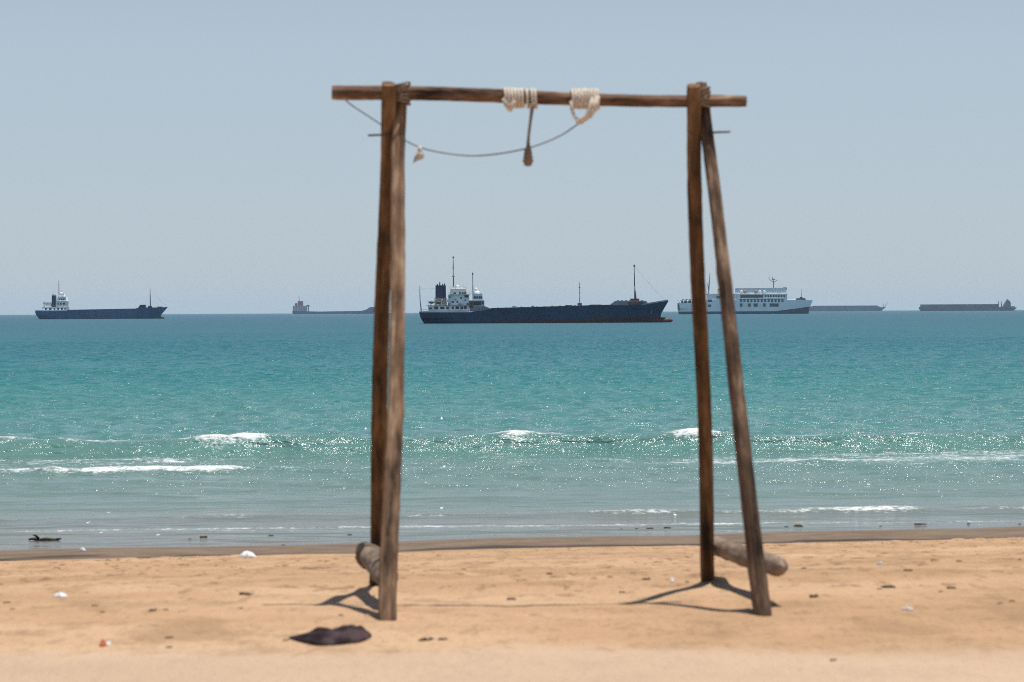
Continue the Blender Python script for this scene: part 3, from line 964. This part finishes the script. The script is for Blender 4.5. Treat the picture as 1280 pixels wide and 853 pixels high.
for i, (a, b, t_, bt) in enumerate(((536.5, 543.5, 376.4, 380.6), (545.5, 552, 377, 380.8))):
    mb = MB(); mb.ball(sh.pt((a + b) / 2, (t_ + bt) / 2, -13 * s_), (b - a) / 2 * s_, 12, 8, (1, .5, .55)); sh.part('lifeboat', mb, (P_RUST if i == 0 else P_DARK))
for x in (536, 543.8, 552.5, 559, 562):
    mb = MB().tube([sh.pt(x, 383, -13.5 * s_), sh.pt(x, 375.8, -13.5 * s_), sh.pt(x + 1.2, 374.8, -13.5 * s_)], .33 * s_, 6); sh.part('davit', mb, P_WHITE)
# forward bridge house
mb = MB(); sh.box(mb, 587, 605.5, 376.2, 390, 11 * s_); fb = sh.part('deckhouse', mb, P_GREY)
windows(sh, fb, [(592.2, 601.5, 377.4, 381.8), (603, 604.6, 377.6, 380.4)], 11 * s_)
mb = MB(); sh.box(mb, 586.7, 591.5, 376.6, 385.6, .15, -11.1 * s_); mb.build('rusty_panel', P_RUST, fb)
mb = MB(); sh.box(mb, 591.5, 603.6, 367.6, 376, 9 * s_, 0, .5); fw = sh.part('wheelhouse', mb, P_WHITE)
windows(sh, fw, [(592.6, 595, 371, 374), (595.8, 598, 371, 374), (598.8, 601, 371, 374), (601.5, 603, 371, 374)], 9 * s_)
mb = MB(); mb.ball(sh.pt(596.5, 366.4), 4.2 * s_, 12, 8, (.9, .9, .62)); mb.ball(sh.pt(595.3, 362), 1.9 * s_); sh.part('radar_dome', mb, P_WHITE)
mb = MB(); sh.prism(mb, [(600, 390), (600, 384), (606, 383.2), (614, 386.4), (614, 390)], 13 * s_); sh.part('breakwater', mb, P_GREY)
mb = MB(); mb.ball(sh.pt(572, 358.8), 2.1 * s_); mb.ball(sh.pt(577.5, 360.5, 2 * s_), 1.2 * s_); sh.pole(mb, (572, 362), (572, 360), .6); sh.box(mb, 566, 583, 359.8, 361.8, 4 * s_); sh.part('radar_dome', mb, P_WHITE)


def railing(xa, xb, top, bot, y, n):
    pts = []
    for i, x in enumerate(np.linspace(xa, xb, n)):
        pts += [sh.pt(x, top, y), sh.pt(x + .04, bot, y), sh.pt(x + .08, top, y)]
    sh.part('railing', MB().tube(pts, .2 * s_, 5), P_GREY)


railing(562.6, 583.6, 359.3, 361.8, -8 * s_, 8)
railing(560.6, 587.4, 366.5, 369, -13.8 * s_, 9)
railing(526, 586, 387.5, 389.5, -17 * s_, 16)

for i, (a, b, t_, bt, hw) in enumerate(((546.5, 549, 379.5, 382.5, 11), (553, 556, 378.4, 382.4, 11), (561, 563.5, 379, 382.4, 12.5), (538, 540, 380.4, 382.5, 14), (568.5, 571, 374.4, 376, 12.2), (583.6, 586.4, 379.6, 382.4, 12.5), (557.6, 560.6, 374.5, 378, 10), (573, 577.5, 380, 381.4, 12.2))):
    mb = MB(); sh.box(mb, a, b, t_, bt, hw * s_, 0, .3); sh.part('deck_locker', mb, (P_WHITE, P_GREY, P_RUST)[i % 3])
for a in (569.5, 579, 589, 600):
    mb = MB(); sh.pole(mb, (a, 361.5 if a < 586 else 368), (a + .2, 357.4 if a < 586 else 363.4), .25, .2, -4 * s_); sh.part('antenna', mb, P_MAST)
for i, a in enumerate(np.linspace(622, 756, 15)):
    mb = MB(); yy = 385.6 - (a - 622) * .025; sh.box(mb, a, a + random.uniform(.8, 3), yy - random.uniform(.5, 1.2), yy + .9, 15 * s_, -5 * s_); sh.part('hatch_cleat', mb, (P_BROWN, P_GREY, P_RUST)[i % 3])
# masts
mb = MB(); sh.pole(mb, (567.2, 362), (567, 338), .95, .7); sh.pole(mb, (567, 338), (566.8, 321.4), .6, .4); sh.pole(mb, (565, 334.5), (567.2, 334.3), .35); sh.pole(mb, (565, 346), (569, 346), .4); sh.box(mb, 566.2, 568, 321.2, 323.6, .6 * s_); sh.part('mast', mb, P_MAST)
mb = MB(); sh.pole(mb, (591.6, 376), (591.2, 352), .8, .6); sh.pole(mb, (591.2, 352), (591.1, 341.8), .5, .35); sh.box(mb, 590.5, 592, 341.4, 344.5, .5 * s_); sh.part('mast', mb, P_MAST)
mb = MB(); sh.pole(mb, (526.8, 391), (525.2, 374), .75, .6); sh.pole(mb, (525.2, 374), (524.9, 357.8), .55, .4); sh.pole(mb, (525, 362), (546, 361.4), .12); sh.part('flag_pole', mb, P_MAST)
mb = MB(); sh.pole(mb, (724.9, 382), (724.8, 366), .6, .5); sh.pole(mb, (724.8, 366), (724.6, 353), .4, .3)
for y in (355.5, 360, 366.8):
    sh.pole(mb, (723.6, y), (725.8, y), .4)
sh.box(mb, 722, 727.4, 379.4, 382.4, 2 * s_); sh.part('mast', mb, P_MAST)
mb = MB(); sh.pole(mb, (794, 377), (793.4, 358), 1.1, .8); sh.pole(mb, (793.4, 358), (793.1, 331), .7, .4); sh.box(mb, 792.2, 794.2, 331.6, 334.4, .6 * s_); sh.pole(mb, (793.2, 333), (822, 367), .10); sh.pole(mb, (822, 367), (834, 377), .10); sh.pole(mb, (795.5, 377), (794.8, 364), .5, .4); sh.part('mast', mb, P_MAST)
mb = MB(); sh.pole(mb, (813.4, 392.8), (813.4, 389.4), .9, .6, -12.5 * s_); sh.part('anchor', mb, P_GREY)

# ---- the smaller blue coaster
sh = Ship('cargo_ship', 'small faded blue cargo ship with white wheelhouse, furthest left on the horizon', 'cargo ship', 125, 399.4, 1420, None)
s_ = sh.s
H = hull_paint('blue_hull', (.045, .11, .21), (.12, .035, .035), sh.Z(60, 399.8), .003, .35, .15)
sh.hull([(45.4, 389), (46.4, 394), (49, 399.5), (52, 403)], [(210, 384.6), (206, 389), (202, 394), (201, 398), (200.5, 402)],
        [(45, 389.6), (87, 389.4), (88, 388.6), (172, 386.6), (176, 385.4), (195, 385.6), (210, 384.4)], 12, H, draft=3)
mb = MB(); mb.ball(sh.pt(200.5, 398.4), 1.6 * s_, 12, 8, (3.4, .8, .95)); sh.part('bulbous_bow', mb, P_BROWN)
mb = MB(); sh.prism(mb, [(86, 389.4), (170, 387.4), (170, 386.4), (86, 388)], 10 * s_); sh.part('hatch_coaming', mb, P_RUST)
mb = MB(); sh.prism(mb, [(170, 386.8), (174, 385), (176, 381.8), (181.8, 381.6), (182, 385), (194, 385), (194, 386)], 6 * s_); sh.part('forecastle', mb, P_DARK)
mb = MB(); sh.box(mb, 46, 84, 388.2, 390, 9 * s_); sh.part('stern_bulwark', mb, P_WHITE)
mb = MB(); sh.box(mb, 54, 85.5, 384.4, 389.4, 7.5 * s_); dh = sh.part('deckhouse', mb, P_WHITE)
windows(sh, dh, [(58, 60, 386, 388.5), (63, 66, 386, 388.8), (68.5, 70.5, 386, 388.6), (73, 75.5, 385.6, 388), (77.5, 80, 385.6, 388), (82, 83.5, 385.6, 388)], 7.5 * s_)
mb = MB(); sh.box(mb, 57, 65, 380.4, 384.4, 5.5 * s_, 0, .3); sh.part('engine_casing', mb, P_WHITE)
mb = MB(); sh.box(mb, 71, 86, 376.8, 384.4, 7 * s_, 0, .5); dh = sh.part('deckhouse', mb, P_WHITE)
windows(sh, dh, [(73.5, 75, 379.6, 381.6), (76.6, 78.4, 379.4, 381.6), (80, 82.6, 379.2, 381.6)], 7 * s_)
mb = MB(); sh.box(mb, 72.5, 84.6, 371.4, 376.8, 6 * s_, 0, 1.2); wh = sh.part('wheelhouse', mb, P_WHITE)
windows(sh, wh, [(75.5, 77, 374, 375.8), (77.6, 79.4, 374, 375.8), (80, 82, 374, 375.8)], 6 * s_)
mb = MB(); sh.box(mb, 74, 81.5, 367.6, 371.4, 3.5 * s_, 0, 1); mb.ball(sh.pt(77, 367.4), 1.6 * s_); sh.part('radar_dome', mb, P_WHITE)
mb = MB(); sh.box(mb, 65.2, 70.4, 370, 384.4, 3 * s_, 0, .3); sh.pole(mb, (66.5, 370), (66.5, 367.8), .6); sh.pole(mb, (69, 370), (69, 368.6), .5); sh.part('funnel', mb, P_NAVY)
mb = MB(); sh.box(mb, 55, 66, 379, 380, 5 * s_); sh.pole(mb, (56, 384.4), (56, 377.6), .5, .4, -4 * s_); sh.pole(mb, (60, 384.4), (60, 379), .4, .4, -4 * s_); sh.part('boat_deck', mb, P_DARK)
mb = MB(); sh.pole(mb, (85.2, 384.4), (86.2, 377.6), .7, .7, -5 * s_); sh.part('davit', mb, P_DARK)
mb = MB(); sh.pole(mb, (74, 372), (73.8, 351.2), .6, .35); sh.pole(mb, (72, 357), (74.5, 357), .25); sh.pole(mb, (77, 369), (77, 364), .3); sh.part('mast', mb, P_MAST)
mb = MB(); sh.pole(mb, (188, 385), (187.9, 361.2), .75, .45); sh.box(mb, 185.5, 190, 383, 385, 2 * s_); sh.pole(mb, (187.9, 363), (208, 384), .07); sh.part('mast', mb, P_MAST)
mb = MB(); sh.box(mb, 196, 203, 384, 385.2, 3 * s_); sh.part('windlass', mb, P_DARK)

# ---- the white ferry
sh = Ship('ferry', 'white passenger ferry with blue waterline band, seen through the right swing legs', 'ferry', 930, 393.2, 2160, None)
s_ = sh.s
t = NT('ferry_hull')
sep = t.new('ShaderNodeSeparateXYZ'); t.put(sep.inputs[0], t.new('ShaderNodeTexCoord').outputs['Object'])
lim = t.math('ADD', sh.Z(930, 389.8), t.math('MULTIPLY', t.rng(sep.outputs[0], sh.X(968), sh.X(1018), 0, 1, 'LINEAR'), 6.2 * s_))
nn = t.noise(t.coords((.12, .12, .03)), 1, 5, .65)
FW = t.mix(t.rng(nn, .35, .7), (.84, .86, .87), (.93, .93, .93))
F_HULL = t.set(color=t.mix(t.math('GREATER_THAN', sep.outputs[2], lim), (.03, .06, .11), FW), rough=.5)
sh.hull([(847, 379.5), (847, 386), (848, 393), (850, 397)], [(1016, 376.6), (1014, 384), (1011.5, 390), (1011, 394), (1010, 398)],
        [(846, 379.6), (870, 379.6), (884, 376), (980, 375.6), (1000, 375.6), (1016, 376.0)], 11, F_HULL, draft=3, bowpow=2.6)
mb = MB(); sh.box(mb, 883, 983, 368.6, 375.9, 10.2 * s_); up = sh.part('passenger_deck', mb, P_WHITE)
mb = MB(); sh.box(mb, 918, 982, 360.8, 368.4, 9 * s_, 0, .4); br = sh.part('bridge_deck', mb, P_WHITE)
spots = [(924 + i * 4.3, 926.6 + i * 4.3, 374.4, 378.2) for i in range(13)]
windows(sh, up, spots, 10.9 * s_)
for a, b in ((924, 927), (934, 937.5), (941, 946), (953, 956), (961, 966.5)):
    windows(sh, up, [(a, b, 380, 384)], 11 * s_)
windows(sh, up, [(966.8, 972, 380, 384), (884, 889, 375.4, 378.2), (884, 888, 381.4, 384.2)], 11 * s_)
for a, b in ((928, 933), (947.5, 952.5), (957, 960)):
    windows(sh, up, [(a, b, 380, 383.8)], 11 * s_, P_WHITE, 'shutter')
windows(sh, br, [(924.5, 953, 369.4, 373)], 10.3 * s_)
windows(sh, br, [(955 + 3.3 * i, 957.2 + 3.3 * i, 369.6, 372) for i in range(8)], 10.3 * s_)
mb = MB(); sh.box(mb, 920, 984, 368.2, 368.9, 10.6 * s_); sh.box(mb, 881, 920, 368, 369.2, 10.4 * s_); sh.box(mb, 922, 980, 373.8, 374.3, 11.1 * s_); sh.part('deck_edge', mb, P_WHITE)
mb = MB(); sh.box(mb, 962, 982.5, 362, 368.2, 8 * s_, 0, .6); wh = sh.part('wheelhouse', mb, P_WHITE)
windows(sh, wh, [(964 + 3 * i, 966 + 3 * i, 363.4, 365.8) for i in range(6)], 8 * s_)
mb = MB(); sh.box(mb, 979, 982.8, 360, 363.5, 6 * s_); sh.part('bridge_wing', mb, P_DARK)
for a in (926, 930.5, 944.5, 949, 954.5):
    mb = MB(); mb.ball(sh.pt(a, 365.4, -8.6 * s_), 2.4 * s_, 10, 7, (1, .6, .7)); sh.part('lifeboat', mb, P_ORANGE if a in (930.5, 944.5) else P_WHITE)
for a in (922, 934, 940, 952, 958):
    mb = MB().tube([sh.pt(a, 368, -8.6 * s_), sh.pt(a, 361.8, -8.6 * s_), sh.pt(a + 1.5, 361, -8.6 * s_)], .45 * s_, 6); sh.part('davit', mb, P_GREY)
mb = MB(); sh.pole(mb, (967, 362), (967, 349), .8, .5); sh.pole(mb, (963, 351), (967, 353.4), .4); sh.pole(mb, (967, 354), (972, 350.4), .4); sh.pole(mb, (961, 347.4), (963, 351), .35); sh.box(mb, 965, 969, 349.4, 350.4, 1 * s_); sh.pole(mb, (966, 349), (965.2, 346.6), .4); sh.part('mast', mb, P_MAST)
mb = MB(); sh.pole(mb, (885.5, 370), (887.6, 342.4), 1.0, .5); sh.pole(mb, (886, 366), (884.5, 355), .4); sh.part('funnel_mast', mb, P_MAST)
mb = MB(); sh.box(mb, 897, 902, 361.4, 368.4, 4 * s_, 0, .4); sh.part('funnel', mb, paint('funnel_tan', (.5, .36, .28), .6))
mb = MB(); sh.box(mb, 895, 900, 370.4, 373.6, .3, -10.4 * s_); sh.part('red_panel', mb, P_RED)
mb = MB(); sh.box(mb, 848, 884, 376, 377, 10 * s_)
for x in range(849, 884, 5):
    sh.pole(mb, (x, 380), (x, 376.4), .5, .5, -10 * s_)
sh.part('stern_deck', mb, P_WHITE)
mb = MB(); sh.box(mb, 852, 868, 376.4, 379.4, 7 * s_)
for x in (853, 857, 861, 865):
    sh.box(mb, x, x + 2.4, 374.8, 376.2, 3 * s_)
sh.part('deck_gear', mb, P_DARK)
windows(sh, sh.root, [(855.5, 858.6, 382, 385.6), (859.8, 864.5, 381.8, 385), (866, 868, 381.8, 384.6)], 9.6 * s_, P_WHITE, 'shutter')
windows(sh, sh.root, [(847.2, 849, 379.8, 389)], 8.2 * s_, P_GLASS, 'stern_opening')
mb = MB(); sh.box(mb, 995, 1007, 373.4, 375.8, 4 * s_, 0, 1); sh.box(mb, 1000, 1003, 372, 374, 2 * s_); sh.part('windlass', mb, P_DARK)
mb = MB(); sh.box(mb, 983, 994, 374.8, 376, 7 * s_); sh.part('foredeck_house', mb, P_WHITE)
mb = MB(); sh.pole(mb, (1002, 374), (1002, 362), .25, .2); sh.part('flag_pole', mb, P_MAST)

# ---- the tanker with the red house, bow behind the left legs
sh = Ship('tanker', 'distant hazy grey tanker with a red house aft, bow behind the left swing leg', 'tanker', 425, 392.4, 5600, None)
s_ = sh.s
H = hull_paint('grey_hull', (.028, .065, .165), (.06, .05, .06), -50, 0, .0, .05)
sh.hull([(365.8, 388.8), (366, 391), (367, 393), (368, 395)], [(478, 383.6), (474, 388), (469, 392), (468, 394), (467, 395)],
        [(365, 388.8), (383, 389), (400, 389.4), (452, 388.6), (458, 387), (463, 383.9), (478, 383.4)], 8, H, draft=2)
mb = MB(); sh.box(mb, 366.5, 384, 382.2, 383.6, 6 * s_)
for x in (366.6, 370, 373.4, 376.4, 379.4, 382.4):
    sh.box(mb, x, x + 1.3, 383.4, 389.6, 5.5 * s_)
sh.part('deckhouse', mb, P_GREY)
mb = MB(); sh.box(mb, 368, 383, 384, 389.4, 4 * s_); sh.part('deckhouse_core', mb, P_WHITE)
mb = MB(); sh.box(mb, 372.4, 379, 376.4, 382.2, 4 * s_, 0, .3); sh.part('red_house', mb, P_RED)
mb = MB(); sh.box(mb, 369, 371.5, 379, 382.2, 3 * s_); sh.part('funnel', mb, P_DARK)
mb = MB(); sh.pole(mb, (374, 376.6), (374, 369.4), .45, .3); sh.part('mast', mb, P_MAST)
mb = MB(); sh.box(mb, 384, 386.6, 382, 383.2, 3 * s_); sh.pole(mb, (385.4, 389), (385.8, 381), .6); sh.box(mb, 383, 387, 381.2, 382, 1 * s_); sh.part('crane', mb, P_MAST)

# ---- the long bare hull behind the ferry's bow
sh = Ship('tanker', 'distant hazy low hull half hidden behind the white ferry bow', 'tanker', 1060, 388.8, 6800, None)
s_ = sh.s
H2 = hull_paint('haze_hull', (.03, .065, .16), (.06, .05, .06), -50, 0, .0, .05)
sh.hull([(1004, 383), (1004, 386), (1005, 389), (1006, 391)], [(1107.5, 383.2), (1105.5, 386), (1103, 388.5), (1102, 390), (1101, 391)],
        [(1003, 382.8), (1097, 382.4), (1101, 384), (1108, 383.4)], 8, H2, draft=2)
mb = MB(); sh.pole(mb, (1104, 384), (1104, 378.6), .45, .35); sh.pole(mb, (1106, 383.6), (1109.5, 377), .35, .25); sh.part('mast', mb, P_MAST)
mb = MB(); sh.box(mb, 1016, 1096, 381.8, 382.8, 6 * s_); sh.part('hatch_coaming', mb, P_DARK)

# ---- the barge at the far right
sh = Ship('barge', 'distant long dark barge with small triangular tower, furthest right on the horizon', 'barge', 1205, 389.3, 5400, None)
s_ = sh.s
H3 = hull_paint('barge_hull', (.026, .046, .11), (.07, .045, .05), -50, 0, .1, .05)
sh.hull([(1149.4, 384), (1149.6, 387), (1150.5, 389.5), (1151, 391)], [(1271, 385.2), (1270, 387), (1268, 389), (1267, 390), (1266, 391)],
        [(1149, 384.4), (1152, 384), (1246, 384.2), (1262, 385.4), (1271, 384.8)], 8, H3, draft=2)
mb = MB(); sh.box(mb, 1151.5, 1247, 381, 384.6, 7 * s_); sh.part('cargo_box', mb, P_DARK)
mb = MB(); sh.box(mb, 1152, 1158, 381.6, 383.8, .4, -7.2 * s_); sh.box(mb, 1200, 1216, 382.6, 384, .4, -7.2 * s_); sh.part('rusty_patch', mb, P_RUST)
mb = MB(); sh.prism(mb, [(1252, 386), (1259, 374.8), (1262.4, 378), (1263, 386)], 4 * s_); sh.part('tower', mb, P_BROWN)
mb = MB(); sh.pole(mb, (1248, 385), (1248, 376.4), .7, .6); sh.pole(mb, (1251.6, 385), (1251.8, 376.6), .7, .5); sh.part('mast', mb, P_MAST)
mb = MB(); sh.box(mb, 1263, 1268, 383.4, 385.4, 3 * s_); sh.part('deckhouse', mb, P_GREY)

# ================================================================== LIGHT, WORLD, CAMERA
sunv = Vector((0.39, 0.08, 2.82)).normalized()      # towards the sun
sd = bpy.data.lights.new('sun', 'SUN'); sd.energy = 5.0; sd.angle = math.radians(.5); sd.color = (1.0, .95, .87)
so = bpy.data.objects.new('sun', sd); COL.objects.link(so)
so.rotation_mode = 'QUATERNION'; so.rotation_quaternion = sunv.to_track_quat('Z', 'Y'); so.location = (0, 0, 60)

W = bpy.data.worlds.new('World'); S.world = W; W.use_nodes = True
wn = W.node_tree.nodes; wl = W.node_tree.links
sk = wn.new('ShaderNodeTexSky'); sk.sky_type = 'NISHITA'; sk.sun_disc = False
sk.sun_elevation = math.asin(sunv.z); sk.sun_rotation = math.atan2(sunv.x, sunv.y)
sk.altitude = 0; sk.air_density = 1.0; sk.dust_density = .4; sk.ozone_density = 1.5
bg = wn['Background']; bg.inputs['Strength'].default_value = .085
mx = wn.new('ShaderNodeMix'); mx.data_type = 'RGBA'
# summer haze veils the clear sky, thickest low down
tcw = wn.new('ShaderNodeTexCoord'); sz = wn.new('ShaderNodeSeparateXYZ'); mr = wn.new('ShaderNodeMapRange')
wl.new(tcw.outputs['Generated'], sz.inputs[0]); wl.new(sz.outputs[2], mr.inputs[0])
mr.inputs[1].default_value = .11; mr.inputs[2].default_value = .30; mr.inputs[3].default_value = .75; mr.inputs[4].default_value = .03
wl.new(mr.outputs[0], mx.inputs[0])
wl.new(sk.outputs[0], mx.inputs[6]); mx.inputs[7].default_value = (5.7, 6.8, 7.95, 1)
wl.new(mx.outputs[2], bg.inputs['Color'])

cam = bpy.data.cameras.new('camera'); co = bpy.data.objects.new('camera', cam); COL.objects.link(co)
cam.lens = 85; cam.sensor_width = 36; cam.clip_start = .1; cam.clip_end = 60000
co.matrix_world = Matrix.Translation(CAMP) @ CAMR.to_4x4()
cam.dof.use_dof = True; cam.dof.focus_distance = 640; cam.dof.aperture_fstop = 4.6
S.camera = co

S.render.engine = 'CYCLES'
S.cycles.use_denoising = False
try:
    S.cycles.denoiser = 'OPENIMAGEDENOISE'
except Exception:
    pass
S.cycles.filter_width = 1.0
S.cycles.max_bounces = 5; S.cycles.volume_bounces = 1; S.cycles.diffuse_bounces = 3; S.cycles.glossy_bounces = 3
S.cycles.sample_clamp_indirect = 6
S.cycles.caustics_reflective = False; S.cycles.caustics_refractive = False
S.view_settings.view_transform = 'Standard'; S.view_settings.look = 'None'
S.view_settings.exposure = 0; S.view_settings.gamma = 1
